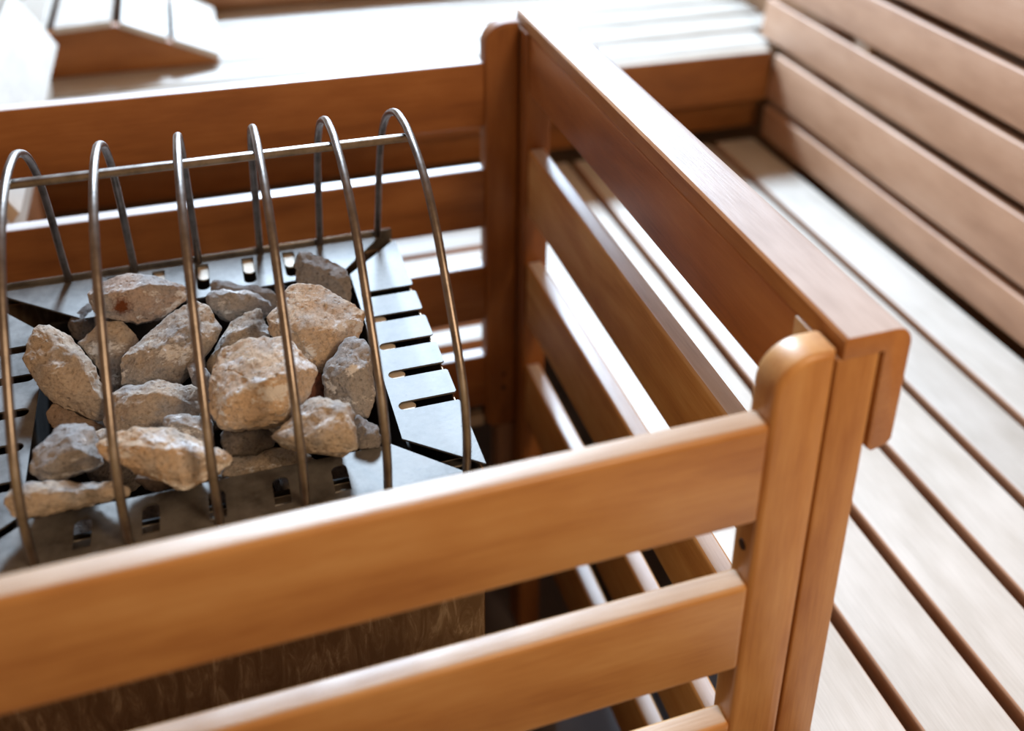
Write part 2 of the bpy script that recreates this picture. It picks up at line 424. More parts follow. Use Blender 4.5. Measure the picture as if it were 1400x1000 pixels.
slope_slat(-0.3595, -0.174, -0.2935, -0.2047)

# ------------------------------------------------------------------ right backrest
rb = thing('backrest', 'high backrest of broad reddish planks against the right wall', 'backrest', (0.61, 0.3, BZ))
ro = (0.61, 0.3, BZ)
def leanx(z): return 0.596 + 0.13 * max(0, z + 0.305)
for z0, z1, yf in ((-0.371, -0.3135, 1.073), (-0.3015, -0.2215, 1.073), (-0.2085, -0.141, 1.135), (-0.1275, -0.059, 1.135), (-0.0455, 0.026, 1.135), (0.038, 0.110, 1.135)):
    x = leanx((z0 + z1) / 2)
    o = board('plank', x, x + 0.02, -0.75, yf, z0, z1, M_wa['y'], rb, bevel=0.0035, org=ro)
    o.rotation_euler = (0, math.radians(7) if z0 > -0.31 else 0, 0)
for y in (-0.6, 0.2, 0.95):
    prism('batten', [(0.622, BZ + 0.003), (0.655, BZ + 0.003), (0.695, 0.11), (0.662, 0.11)], 'y', y, y + 0.04, M_wa['z'], rb, org=ro)
board('gap_piece', leanx(-0.134) + 0.004, leanx(-0.134) + 0.024, 0.842, 0.876, -0.1415, -0.127, M_pa['y'], rb, bevel=0.001, org=ro)  # small pale piece filling the gap between two planks

# ------------------------------------------------------------------ left backrest
le = thing('backrest', 'pale plank backrest seen end-on at the far left, behind the stove', 'backrest', (-0.55, 0.9, BZ))
lo2 = (-0.55, 0.9, BZ)
board('plank', -0.550, -0.531, 0.66, 1.19, -0.213, -0.150, M_bl['y'], le, bevel=0.003, org=lo2)
prism('plank', [(-0.5225, -0.1475), (-0.5125, -0.1355), (-0.560, -0.048), (-0.579, -0.056)], 'y', 0.66, 1.185, M_bl['y'], le, bevel=0.003, org=lo2)
prism('plank', [(-0.572, -0.040), (-0.556, -0.030), (-0.604, 0.058), (-0.622, 0.050)], 'y', 0.66, 1.185, M_bl['y'], le, bevel=0.003, org=lo2)
for y in (0.70, 1.02):
    prism('batten', [(-0.552, BZ + 0.003), (-0.552, -0.15), (-0.625, 0.03), (-0.655, 0.03), (-0.585, -0.17), (-0.585, BZ + 0.003)], 'y', y, y + 0.035, M_wa['z'], le, org=lo2)

# ------------------------------------------------------------------ stove guard
sg = thing('stove_guard', 'orange-brown wooden slatted guard rail boxed around the sauna stove', 'guard rail', (0, 0, FLOOR))
so = (0, 0, FLOOR)
XL = -0.69
pitch = 0.1253
for k in range(4):
    zt = -pitch * k
    # front and back rails
    h = 0.0742
    board('rail', XL, -0.0375, 0.0005, 0.0185, zt - h, zt, M_or['x'], sg, bevel=0.0042, seg=4, org=so, top=M_hd)
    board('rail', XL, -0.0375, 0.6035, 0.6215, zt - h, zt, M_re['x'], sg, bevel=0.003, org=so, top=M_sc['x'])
def post(y0, y1, mat, x0, x1, mirror=False):
    r = 0.026
    w_ = x1 - x0
    if not mirror:
        pts = [(x1, 0.043), ] + arc(x0 + r, 0.043 - r, r, 90, 180, 9) + arc(x0 + 0.014, -0.484 + 0.014, 0.014, 180, 270, 5) + arc(x1 - 0.005, -0.484 + 0.005, 0.005, 270, 360, 3)
    else:
        pts = [(x0, 0.043), (x0, -0.484), (x1, -0.484)] + arc(x1 - r, 0.043 - r, r, 0, 90, 9)
    return prism('post', pts, 'y', y0, y1, mat, sg, bevel=0.0042, org=so, seg=3)
post(0.0, 0.025, M_or['z'], -0.0388, -0.0004)
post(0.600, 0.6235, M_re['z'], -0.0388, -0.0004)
post(0.0, 0.025, M_or['z'], XL - 0.0385, XL, True)
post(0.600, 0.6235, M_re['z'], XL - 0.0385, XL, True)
# side posts carry the side rails
board('side_post', 0.0004, 0.0285, 0.0005, 0.048, FLOOR, 0.0368, M_or['z'], sg, bevel=0.0012, org=so)
board('side_post', 0.0004, 0.0285, 0.578, 0.6235, FLOOR, 0.0368, M_re['z'], sg, bevel=0.0025, org=so)
for zt, zb in ((0.0368, -0.0303), (-0.094, -0.174), (-0.237, -0.317), (-0.3795, -0.4595), (-0.522, -0.602)):
    board('side_rail', 0.003, 0.0215, 0.048, 0.578, zb, zt, M_side if zt > 0 else M_in, sg, bevel=0.0036, seg=4, org=so, top=M_sc['y'] if zt < 0 else None)
# cap: an upside-down J over the side frame
cap = [(0.0025, 0.0372), (0.0305, 0.0372), (0.0305, -0.0335), (0.034, -0.0365), (0.0445, -0.0335), (0.0475, -0.030)] + arc(0.0485 - 0.012, 0.052 - 0.012, 0.012, 0, 90, 7) + [(0.0045, 0.052), (0.0025, 0.050)]
lit_top(prism('cap', cap, 'y', -0.001, 0.6225, M_cap, sg, bevel=0.0012, org=so), M_sc['y'], 0.8)
board('bottom_batten', XL, -0.0405, 0.605, 0.6205, -0.481, -0.467, M_pa['x'], sg, bevel=0.001, org=so)
# dowel holes in the near post's side
def disc(x, y, z, r, axis, mat, parent, org, name='dowel_hole'):
    bm = bmesh.new(); bmesh.ops.create_cone(bm, cap_ends=True, segments=14, radius1=r, radius2=r, depth=0.0012)
    o = link(name, bm, mat, parent, (x - org[0], y - org[1], z - org[2]))
    o.rotation_euler = (0, math.pi / 2, 0) if axis == 'x' else (math.pi / 2, 0, 0)
    return o
disc(-0.0390, 0.0125, -0.1016, 0.0036, 'x', M_hole, sg, so)
disc(-0.0165, 0.5998, -0.425, 0.0032, 'y', M_hole, sg, so)
disc(-0.0165, 0.5998, -0.405, 0.0022, 'y', M_hole, sg, so)

# ------------------------------------------------------------------ stove
ZS = -0.115
SX0, SX1, SY0, SY1 = -0.5215, -0.1665, 0.1385, 0.4775
st = thing('sauna_stove', 'wide steel sauna stove with slotted top plates and a stone well', 'stove', ((SX0 + SX1) / 2, 0.3, FLOOR))
to = ((SX0 + SX1) / 2, 0.3, FLOOR)
IX0, IX1, IY0, IY1 = -0.4645, -0.2165, 0.183, 0.431
def shift(bm):
    for v in bm.verts: v.co -= Vector(to)
    return bm
# casing: four walls
def wall(name, x0, x1, y0, y1, z0, z1, mat): return board(name, x0, x1, y0, y1, z0, z1, mat, st, bevel=0.0012, seg=1, org=to)
wall('front_panel', SX0 + .002, SX1 - .002, 0.1405, 0.142, FLOOR + 0.10, ZS - 0.014, M_body)
wall('back_panel', SX0 + .002, SX1 - .002, 0.4735, 0.475, FLOOR + 0.10, ZS - 0.014, M_body)
wall('side_panel', SX0 + .002, SX0 + .0035, 0.1425, 0.473, FLOOR + 0.10, ZS - 0.0025, M_body)
wall('side_panel', SX1 - .0035, SX1 - .002, 0.1425, 0.473, FLOOR + 0.10, ZS - 0.0025, M_body)
for (x, y) in ((SX0 + .02, .155), (SX1 - .055, .155), (SX0 + .02, .43), (SX1 - .055, .43)):
    wall('foot', x, x + 0.035, y, y + 0.03, FLOOR, FLOOR + 0.102, M_dark)
# inner well that holds the stones
g = 0.004
wall('well_wall', IX0 - g, IX1 + g, IY0 - 2 * g, IY0 - g, -0.36, ZS - 0.016, M_dark)
wall('well_wall', IX0 - g, IX1 + g, IY1 + g, IY1 + 2 * g, -0.36, ZS - 0.016, M_dark)
wall('well_wall', IX0 - 2 * g, IX0 - g, IY0 - g, IY1 + g, -0.36, ZS - 0.016, M_dark)
wall('well_wall', IX1 + g, IX1 + 2 * g, IY0 - g, IY1 + g, -0.36, ZS - 0.016, M_dark)
wall('well_floor', IX0 - g, IX1 + g, IY0 - g, IY1 + g, -0.364, -0.36, M_dark)
# lower slotted layer seen through the slots
for nm, (x0, x1, y0, y1) in (('under_plate', (SX0 + .006, SX1 - .006, SY0 + .0190, SY0 + .0275)), ):
    wall(nm, x0, x1, y0, y1, ZS - 0.0115, ZS - 0.010, M_sheet if y0 > 0.18 else M_under)
# tabs added in the back and right slots, bright tone standing for caught light
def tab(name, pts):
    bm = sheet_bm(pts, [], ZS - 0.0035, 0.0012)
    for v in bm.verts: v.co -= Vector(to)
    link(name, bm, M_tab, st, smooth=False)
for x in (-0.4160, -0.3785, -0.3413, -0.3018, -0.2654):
    tab('lit_slot_tab', arc(x + .001, 0.4545, 0.0052, 180, 360, 8) + [(x + .0062, 0.4730), (x - .0042, 0.4730)])
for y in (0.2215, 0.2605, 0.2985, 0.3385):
    tab('lit_slot_tab', arc(-0.2030, y + .003, 0.0046, -90, 90, 8) + [(-0.2145, y + .0076), (-0.2145, y - .0016)])
# the four mitred top plates
gp = 0.0042
def slot(cx, cy, w_, l_, axis, round0=True, round1=True):
    r = w_ / 2; out = []
    if axis == 'y':
        out += arc(cx, cy + l_ / 2 - r, r, 0, 180, 8) if round1 else [(cx + r, cy + l_ / 2), (cx - r, cy + l_ / 2)]
        out += arc(cx, cy - l_ / 2 + r, r, 180, 360, 8) if round0 else [(cx - r, cy - l_ / 2), (cx + r, cy - l_ / 2)]
    else:
        out += arc(cx - l_ / 2 + r, cy, r, 90, 270, 8) if round0 else [(cx - l_ / 2, cy + r), (cx - l_ / 2, cy - r)]
        out += arc(cx + l_ / 2 - r, cy, r, -90, 90, 8) if round1 else [(cx + l_ / 2, cy - r), (cx + l_ / 2, cy + r)]
    return out
fx = (-0.4263, -0.3855, -0.3443, -0.3033, -0.2640)
d2 = gp
# front: trapezoid, mitred towards both corners
IXl, IXr = IX0 + 0.002, IX1 - 0.008
front = [(SX0 + d2 * 1.4, SY0), (SX1 - d2 * 1.4 - .008, SY0), (IXr - .0005, IY0), (IXl + d2, IY0)]
link('top_plate', shift(sheet_bm(front, [slot(x, 0.1605, 0.0108, 0.027, 'y', round0=False) for x in fx], ZS, 0.0016)), M_sheet, st, smooth=False)
bx = (-0.4160, -0.3785, -0.3413, -0.3018, -0.2654)
back = [(SX0 + d2, SY1), (IX0 + .026, IY1 - .018 - .002), (IX1 - .006, IY1 - 0.010), (SX1 - d2 * 2 - .002, SY1)]
link('top_plate', shift(sheet_bm(back, [slot(x, 0.4485, 0.0108, 0.044, 'y', round1=False) for x in bx], ZS, 0.0016)), M_sheet, st, smooth=False)
# right plate with slots open to its outer edge: outline walks around the teeth
def side_plate(sgn, xo, xi, ys, ya, yb, ia, ib, w_=0.0098):
    pts = [(xi, ia), (xo, ya)] if True else []
    for y in ys:
        pts += [(xo, y - w_ / 2 - .0015), (xo - sgn * .0015, y - w_ / 2)]
        a = arc(xi + sgn * (0.0045 + w_ / 2), y, w_ / 2, 270, 90, 8) if sgn > 0 else arc(xi - (0.0045 + w_ / 2), y, w_ / 2, -90, 90, 8)
        pts += a
        pts += [(xo - sgn * .0015, y + w_ / 2), (xo, y + w_ / 2 + .0015)]
    pts += [(xo, yb), (xi, ib)]
    return pts
rp = side_plate(1, SX1, IX1, (0.2215, 0.2605, 0.2985, 0.3385, 0.3775), SY0 + d2 * 1.3, SY1 - d2 * 3.2, IY0 + d2 * 0.8, IY1 - 0.016)
link('top_plate', shift(sheet_bm(rp, [], ZS, 0.0016)), M_sheet, st, smooth=False)
lp = side_plate(-1, SX0, IX0, (0.2185, 0.258, 0.2973, 0.3397, 0.3797), SY0 + d2 * 1.3, SY1 - d2 * 2.6, IY0 + d2 * 1.2, IY1 - 0.036)
link('top_plate', shift(sheet_bm(lp, [], ZS, 0.0016)), M_sheet, st, smooth=False)
# folded rims under the plates' outer edges
wall('rim', SX0, SX1, SY0 - 0.0005, SY0 + 0.0012, ZS - 0.03, ZS - 0.0020, M_sheet)
wall('rim', SX0, SX1, SY1 + 0.0005, SY1 + 0.0022, ZS - 0.03, ZS + 0.0045, M_under)
# rods of the stone cage
curve = [Vector((0, y, z)) for y, z in ((0.1432, -0.1165), (0.1405, -0.092), (0.1440, -0.064), (0.1570, -0.036), (0.1875, 0.0015), (0.2215, 0.0370), (0.2590, 0.0600), (0.2995, 0.0695), (0.3280, 0.0695), (0.3570, 0.0635), (0.3960, 0.0430), (0.4270, 0.0090), (0.4475, -0.035), (0.4600, -0.072), (0.4765, -0.1165))]
path = spline(curve, 5)
ax = [-0.1807 - 0.0544 * k for k in range(7)]
rod0 = None
for x in ax:
    if rod0 is None:
        rod0 = link('arched_rod', tube_bm(path, 0.0031, 12), M_rod, st, (x - to[0], -to[1], -to[2]))
    else:
        o = rod0.copy(); C.objects.link(o); o.parent = st; o.location = (x - to[0], -to[1], -to[2])
board('cross_bar', -0.5125, -0.1785, 0.3045, 0.3105, 0.0605, 0.0665, M_rod, st, bevel=0.0012, seg=2, org=to)

# ------------------------------------------------------------------ stones
STONES = {
    's1': ([-0.3934, 0.38, -0.085], [(-34.2, 5.6, 8.1), (-29.6, 8.9, 10.7), (-25.1, 11.3, 12.5), (-6.2, 15.5, 14.8), (4.9, 15.7, 14), (19, 12.9, 10.3), (31.9, 8.4, 5), (40, 5.1, 1.3), (39.4, -3.1, -6.2), (29.7, -8.8, -10.6), (20.2, -13.5, -14.1), (12.4, -14.2, -14.2), (0.4, -14.2, -13.1), (-8.1, -12.7, -11), (-25, -10.1, -7.2), (-31, -6.1, -3), (-34.2, 0.3, 3.2), (-22.4, -5.3, 12), (-10.5, -7, 12.1), (0.6, -6, 13.5), (13.7, -3.3, 13.5), (32, -1, 7.3), (8.4, -15.5, -2.7), (-18.5, -11.8, 0.2), (-30.4, 15.2, -4.3), (-22.5, 20.1, -0.4), (3.3, 23.8, 0.9), (26.5, 17.6, -6.9), (33, 7.7, -16.6), (16.5, -1.2, -23.4), (-0.6, -1.9, -22.5), (-22.4, 1.7, -17.4), (-30.3, 10.6, -8.5), (-19.1, 25.9, -20.9), (-5.1, 30.8, -17.5), (14, 27.2, -22.4), (12.9, 18.6, -30.2), (-1.8, 15.9, -31.5), (-17.5, 20, -26.4)]),
    's2': ([-0.4429, 0.3054, -0.092], [(-14, 29.2, 26.8), (-8.2, 28.1, 25.1), (-3.6, 23.6, 20.6), (9.7, 17, 13), (16, 9, 5.3), (22.3, 1.1, -2.3), (24.4, -9.2, -11.3), (27.7, -16.4, -18), (29, -24.8, -25.2), (23.7, -29.8, -28.7), (16.1, -27.6, -25.8), (8.7, -23.9, -21.6), (-1.6, -20, -16.8), (-8.9, -14.7, -11.2), (-13.4, -11.2, -7.5), (-18.9, -6.8, -3), (-22.2, 1.7, 4.6), (-25.1, 9.3, 11.5), (-23.3, 17.6, 18.3), (-21, 23.5, 23), (-17, 27.6, 25.9), (-2.5, 8.1, 20.5), (11, -3.5, 13.9), (17, -13.8, 4.3), (22.5, -23.9, -7.7), (-6, -8, 9.9), (7.2, -23, -4.8), (-14, 36.7, 9.4), (-5, 31.9, 4.1), (11.8, 19.4, -9), (19, 3.7, -23.4), (22.9, -9.7, -35.3), (11.9, -12.2, -35.8), (-3.4, -5.6, -28.1), (-13.5, 2, -20.1), (-21.1, 13, -9.6), (-22, 26.8, 2.2), (-16.5, 35.3, 8.7), (-11.3, 40.4, -16.8), (0.5, 34.3, -23.7), (7.8, 21.2, -35.9), (7.5, 10.9, -44.6), (-5.2, 15.8, -38.6), (-13.8, 22.4, -31.7), (-16, 34.6, -21.1)]),
    's3': ([-0.4131, 0.3492, -0.112], [(-24.4, 8.4, 9.8), (-12.4, 13.9, 13.3), (-5.7, 18.9, 16.9), (7.2, 19.4, 16), (13.4, 16.7, 13), (18.2, 10, 6.7), (19.8, 5.3, 2.5), (15.6, -4.3, -5.3), (10.4, -13.7, -12.9), (5.5, -20.3, -18.1), (0, -23.4, -20.2), (-4.7, -17.8, -14.8), (-9, -6.9, -5), (-14.1, -5.6, -3.4), (-18.7, 0.9, 2.8), (-0.2, 1.7, 13.4), (3.9, -11.9, 2.6), (-11.5, -0.7, 8.5), (-22.4, 19, -5.1), (-6.3, 28, 1), (10.1, 26.1, -2.4), (15.6, 16.3, -11.4), (7.5, 0, -24.7), (-1.4, -8.3, -30.9), (-9.1, 5.8, -17.9), (-17.5, 12.5, -11.2), (-15.3, 30.3, -25.2), (0.5, 35.8, -22.1), (6.8, 28.8, -28.9), (-0.4, 16, -39.2), (-7.6, 22.7, -32.6)]),
    's4': ([-0.3666, 0.316, -0.094], [(-37.8, -2.2, 0.2), (-29.1, 2.9, 4.1), (-18.1, 8.8, 8.5), (-9, 14.9, 13.3), (2.3, 21, 17.9), (12.6, 25.4, 21.1), (20.3, 26.5, 21.6), (27.5, 23.1, 18.3), (34, 15.2, 11.2), (37.5, 8.5, 5.3), (31.9, 0.1, -1.6), (22.2, -7.7, -7.8), (15.2, -12.2, -11.3), (8.6, -14, -12.5), (4.8, -19.6, -17.1), (1.2, -22.7, -19.5), (-12.9, -19.4, -16), (-26.1, -17.9, -14), (-39.3, -17.7, -13.1), (-38.9, -8.5, -5.2), (-19.1, -7, 8.2), (-7.5, -10.3, 10), (-0.4, -23, 1.4), (3.5, -22.7, -9.1), (15.9, 3.8, 18.3), (24, -5, 7.6), (-27.3, -14.7, -3.3), (-33.4, 12.2, -16.2), (-16.4, 21.6, -9), (1.2, 32.1, -1), (16.6, 36.9, 2.3), (28.4, 27.1, -6.7), (26.6, 14.2, -17.7), (12.3, 3.6, -26), (3.3, -2.8, -31.1), (-11.9, -2.6, -30.1), (-34.6, -1.1, -27.6), (-20.7, 30.3, -36.2), (-6.3, 38.8, -29.6), (8.4, 44.6, -25.5), (16.9, 35.6, -33.6), (5.8, 25.3, -41.9), (-1.2, 20, -46.1), (-21.4, 22.5, -42.8)]),
    's5': ([-0.3148, 0.3712, -0.102], [(-24.4, 9.5, 8.3), (-19.3, 12.6, 11.1), (-3.2, 11, 9.8), (9.5, 9.3, 8.4), (17.3, 5.9, 5.4), (23.5, 0.3, 0.5), (29.8, -4.3, -3.6), (24.2, -9.2, -8), (14.7, -9.8, -8.6), (5.5, -8.5, -7.6), (-1.5, -8.5, -7.6), (-10.6, -7.3, -6.6), (-17, -3.6, -3.4), (-22.3, -0.1, -0.3), (-24.7, 3, 2.5), (-16.1, 3.2, 13.5), (-2.4, 1, 13), (11.7, -2.3, 10.1), (1.7, -10.3, 2.9), (-15.3, -5.4, 3.1), (-20.9, 17.2, -2.9), (-2.7, 18.4, -1.6), (14.9, 14.1, -5.4), (25.7, 5.3, -13.2), (12.7, 0.6, -17.5), (-1.2, 1.7, -16.6), (-14.6, 5.9, -13), (-21.2, 11.6, -7.9), (-12, 24.8, -18.2), (5, 24.7, -18.2), (15.1, 17.9, -24.2), (2.9, 15.8, -26.1), (-8.3, 18.2, -24)]),
    's6': ([-0.3075, 0.4035, -0.11], [(-27.6, 9.7, 8.4), (-23.7, 11.6, 10.2), (-10.9, 8, 7.1), (3.3, 5.1, 4.7), (13.8, 1.8, 1.8), (20.6, -1.6, -1.1), (26.1, -5.2, -4.4), (27.4, -12.2, -10.7), (20.8, -14.2, -12.6), (1.5, -5.8, -5.2), (-22, -1.6, -1.8), (-28.4, 4.1, 3.3), (-14.8, 1.7, 8.1), (8.4, -4.3, 2.9), (-23.6, 12.6, 2.6), (-9.3, 11.1, 1.5), (11.9, 5.8, -3.1), (22.5, -0.2, -8.4), (18, -8, -15.5), (-18.9, 2.9, -6.2), (-13.6, 14.3, -6.1), (1.8, 12, -8), (13.3, 6.8, -12.5), (0.9, 6.5, -13)]),
    's7': ([-0.2446, 0.3779, -0.088], [(-19.6, 14.9, 11.9), (-16.4, 18.7, 15.7), (-9.3, 17, 14.8), (-0.3, 12.5, 11.4), (7.7, 9.1, 9), (18.6, 1.4, 2.9), (23, -4.2, -1.8), (22.6, -11.8, -8.8), (19.9, -21.8, -18.2), (9.4, -18.9, -16.5), (0.8, -12.6, -11.5), (-12.8, -7.3, -7.8), (-21.7, -2.9, -4.5), (-21.7, 6.7, 4.2), (-14.2, 4.7, 11.2), (-0.3, -3.4, 7.7), (11.7, -10.4, -0.4), (-16, 22, 0.4), (-7.1, 23.7, 2.8), (7.5, 17, -2.1), (20.7, 5.5, -11.5), (18, -9.6, -25.6), (1.6, -1.7, -19.8), (-17.8, 6.7, -13.8), (-7.8, 27.7, -16.1), (1.8, 26.5, -16.3), (13.5, 18.1, -23), (6.7, 10.8, -30.3), (-8.9, 18.8, -24.3)]),
    's8': ([-0.2615, 0.2915, -0.078], [(-18.1, 23.9, 19.2), (-9.6, 27.9, 23.2), (-1, 25.4, 21.7), (10.8, 21.5, 19.2), (18.7, 15.5, 14.7), (28.6, 8.3, 9.2), (39.6, 0.9, 3.6), (36.2, -6.6, -3), (30.9, -12.8, -8.7), (20.8, -12.7, -9.4), (14, -18.4, -14.8), (5.9, -25.6, -21.5), (-0.4, -29.6, -25.4), (-4.2, -26.3, -22.9), (-9.4, -19.3, -17.2), (-17.6, -9.9, -9.8), (-24.3, -4.4, -5.5), (-34.4, 0.1, -2.4), (-34.3, 10.7, 6.7), (-28.4, 15.9, 11.5), (-21.2, 19, 14.8), (-27.5, -5.4, 9.2), (-16.7, -14.3, 7.6), (8.5, -19.8, 6.1), (21.9, -16.2, 0.9), (1.1, 2.6, 14.2), (-10.9, 15, 18.7), (-0.9, -24.6, -10.6), (-14.2, 37, -2.6), (0.6, 38.3, -0.4), (17.5, 29.8, -6.5), (35.5, 17.2, -16), (28, 5.4, -26.6), (13.4, 0.6, -31.8), (1, -9, -40.9), (-6.7, -0.2, -33.9), (-19.5, 12.7, -23.8), (-28.1, 25.6, -13.3), (-16.9, 32.8, -6.4), (-5.9, 48.4, -32.8), (8.5, 47.2, -32.7), (22.9, 36.9, -40.5), (13.5, 30.2, -47), (2.9, 21.7, -55.1), (-5.7, 31.5, -47.3), (-14, 41.8, -39)]),
    's9': ([-0.3192, 0.3303, -0.108], [(-10.7, 6.6, 5.6), (-3, 12.9, 11), (10.3, 17.6, 15.1), (19.6, 18.7, 16.1), (22.5, 15.1, 12.9), (23.4, 6.5, 5.6), (26.6, -1.3, -1.1), (13.1, -7.7, -6.6), (1.3, -10.6, -9), (-12.7, -15.3, -13.1), (-20.7, -17.3, -14.8), (-24.7, -14, -12), (-25.1, -9.5, -8.2), (-17.1, 0.2, 0.1), (-2, -2.4, 8.5), (12.7, 2.4, 11.3), (-9.1, 17.4, -8.9), (8.9, 26.9, -0.7), (19.4, 24.7, -2.6), (23, 10.6, -14.6), (1.2, 2.6, -21.4), (-17.8, -3.1, -26.4), (-21.6, 3.5, -20.7), (-5.2, 29.3, -27.6), (10, 35.4, -22.3), (13.5, 25.4, -30.9), (-6.2, 18.4, -36.9), (-12.4, 21.3, -34.4)]),
    's10': ([-0.3093, 0.2166, -0.066], [(-25.1, 17.9, 14.1), (-20.6, 22.1, 17.5), (-11.4, 24.1, 19.2), (-2.2, 26, 20.9), (8.6, 24.8, 20.1), (20.2, 21.7, 17.8), (25.7, 18.4, 15.2), (30.9, 13.4, 11.2), (35.7, 6, 5.4), (40.1, -0.1, 0.5), (33.8, -12.5, -9.6), (24.7, -21, -16.6), (16.7, -24.8, -19.8), (7, -24.4, -19.6), (-4.8, -22.4, -18.1), (-16.9, -22.8, -18.6), (-26.3, -22, -18.1), (-31.8, -16.8, -14), (-34.2, -10.2, -8.7), (-33.4, -0.9, -1.2), (-30.7, 9.1, 6.8), (-20.9, 6.5, 13.9), (-21.1, -19.1, 3.6), (-1.7, -18.6, 13.2), (19.1, -14, 14.7), (13, -29.3, -4.2), (-4.4, -27, -9), (-1.2, 10.7, 18.9), (26.1, -17.8, -3.7), (-21.2, 33, -9.6), (-9.5, 38.2, -5.2), (7.8, 38.8, -4.4), (22.5, 33.3, -8.6), (31.1, 22.7, -17.1), (29.4, 6.8, -29.9), (14.7, -3.8, -38.7), (-3.8, -1.8, -37.3), (-22.3, -1.3, -37.2), (-29, 8.8, -29.2), (-26, 25.3, -15.8), (-11.7, 48, -41.1), (-0.2, 52, -37.7), (13.7, 48.2, -40.6), (20.9, 39, -47.9), (9.2, 26.6, -58), (-7.6, 27.7, -57.5), (-16.2, 33.9, -52.5)]),
    's11': ([-0.2679, 0.2517, -0.108], [(3.2, 11.4, 9.2), (6.5, 5.8, 5), (6.9, -3.1, -2), (4.9, -8, -6), (-3.6, -7.2, -5.9), (-10, -3.8, -3.6), (-7.8, 5, 3.5), (1.5, 0, 7.7), (3.2, 15.9, 0.1), (6.5, 3.4, -9.5), (-2.6, -0.1, -12.8), (-6.2, 10.5, -4.8), (2.7, 19.3, -12.7), (3.5, 9.6, -20.2), (-2.8, 16.1, -15.5)]),
    's12': ([-0.2423, 0.2381, -0.094], [(-1.5, 23.9, 18.8), (7.5, 24.8, 20.3), (13.1, 20, 17), (16.1, 13.1, 11.9), (16.3, 4.1, 4.8), (15.5, -4.5, -2.1), (14.6, -10.8, -7.1), (11.3, -18.7, -13.7), (5.6, -24.7, -19), (-3, -22.8, -18.3), (-9.7, -16.3, -13.8), (-15, -10.9, -10), (-20.8, -5.3, -6.2), (-20.4, 5.4, 2.3), (-17.2, 10.4, 6.5), (-11.4, 15.3, 11), (2.5, 8.2, 18.2), (-2.7, -2.9, 14.1), (9.6, -4.3, 9.1), (-3.8, -17.3, -1.2), (-14.6, -3.9, 4.5), (0.2, 32.3, 1.4), (12.7, 28.9, -0.1), (15.4, 15.3, -10.6), (14, 2.4, -20.9), (6.3, -9.6, -31.1), (-6.9, -2.3, -26.6), (-16.5, 7.1, -20.1), (-13.4, 20.6, -9.1), (2.5, 38, -23.4), (11.2, 32.6, -26.9), (10.5, 20.6, -36.4), (1.7, 14.6, -42), (-7.2, 23.4, -35.9), (-2.5, 33.7, -27.3)]),
    's13': ([-0.2752, 0.1714, -0.078], [(-7.6, 11.4, 8), (-1.8, 16.7, 12.4), (5.6, 16.9, 12.9), (13.4, 13.3, 10.7), (22.4, 8.7, 7.8), (25.2, 0.8, 2.1), (24.1, -7, -3.8), (23, -16.7, -11.1), (16.1, -17.3, -12), (4.4, -15.3, -11.2), (-6.9, -11.4, -8.9), (-17.3, -8.1, -7.1), (-26.8, -2.7, -3.6), (-30.5, 1.2, -0.9), (-25.7, 4.2, 1.6), (-15.7, 6.9, 4.3), (0.1, 4, 14.3), (15.6, -2.3, 13), (18.9, -14.1, 3.1), (0.4, -16.6, 3.9), (-17.6, -8.2, 1.6), (-5.6, 21.6, -8.9), (5.8, 26.3, -4.7), (20.2, 19.3, -9.2), (21.6, 5.8, -19.1), (14.8, -3, -26.1), (-5, 2, -23.5), (-22.1, 9.6, -18.9), (-21.2, 15.4, -14.5), (-1.7, 32, -31.2), (8.8, 33, -29.8), (14.2, 22.8, -37.1), (4.3, 18.7, -40.8), (-11.3, 25, -37), (-5.7, 29.8, -33.1)]),
    's14': ([-0.2409, 0.188, -0.106], [(-5, 12.2, 8.4), (1.1, 9.1, 6.7), (7.7, 3.3, 3.1), (9, -2.5, -1), (7.2, -8.4, -5.4), (-2.5, -7.9, -6), (-7.5, -7.1, -5.9), (-9.8, 1.8, 0.3), (-2.3, 1.5, 7.1), (2.8, -3.9, 4.9), (-3.5, 16.3, -0.8), (7.4, 8.6, -5.3), (6.9, -1.4, -12.7), (-5.7, -0.3, -13.1), (-0.8, 19, -13.5), (6.2, 11.7, -18.2), (-2, 9.4, -20.7)]),
    's15': ([-0.3205, 0.2151, -0.112], [(-17.4, 6.5, 4.8), (-5.6, 9.5, 7.1), (7, 9.6, 7.2), (14, 5.5, 4.1), (18.5, -1.1, -0.8), (16.6, -6.7, -5), (5.2, -8.9, -6.7), (-4.7, -8.5, -6.4), (-14.2, -6.1, -4.6), (-18.7, 0.4, 0.3), (-4.3, -5.4, 5.9), (6.1, -8, 2.8), (-15, 13.7, -6.6), (6.1, 16.4, -4.6), (15.9, 7.1, -11.5), (4.5, 0.4, -16.5), (-12.2, 2.9, -14.7), (-8.7, 21.2, -21.6), (7, 20.8, -21.9), (2.6, 13.5, -27.3), (-9.3, 18.2, -23.8)]),
    's16': ([-0.3081, 0.2048, -0.126], [(-34, -2.1, -2.1), (-23, 6.3, 4.2), (-12, 6.4, 4.4), (2.1, 6.4, 4.7), (17, 4.6, 3.6), (31.4, -1.4, -0.6), (28.2, -5.1, -3.3), (17.9, -5.3, -3.6), (-3.6, -4.4, -3.2), (-22.1, -5.1, -4), (-11.2, -1.1, 4), (8.6, -2.6, 3.2), (-29.1, 2.4, -7.6), (-10.2, 9.7, -2), (14.8, 8.1, -2.8), (24.3, -0.2, -8.6), (-3, 0.5, -8.6), (-16.7, 8.3, -14), (1.3, 12.6, -10.6), (14.4, 6.8, -14.6), (-10.8, 6.8, -15)]),
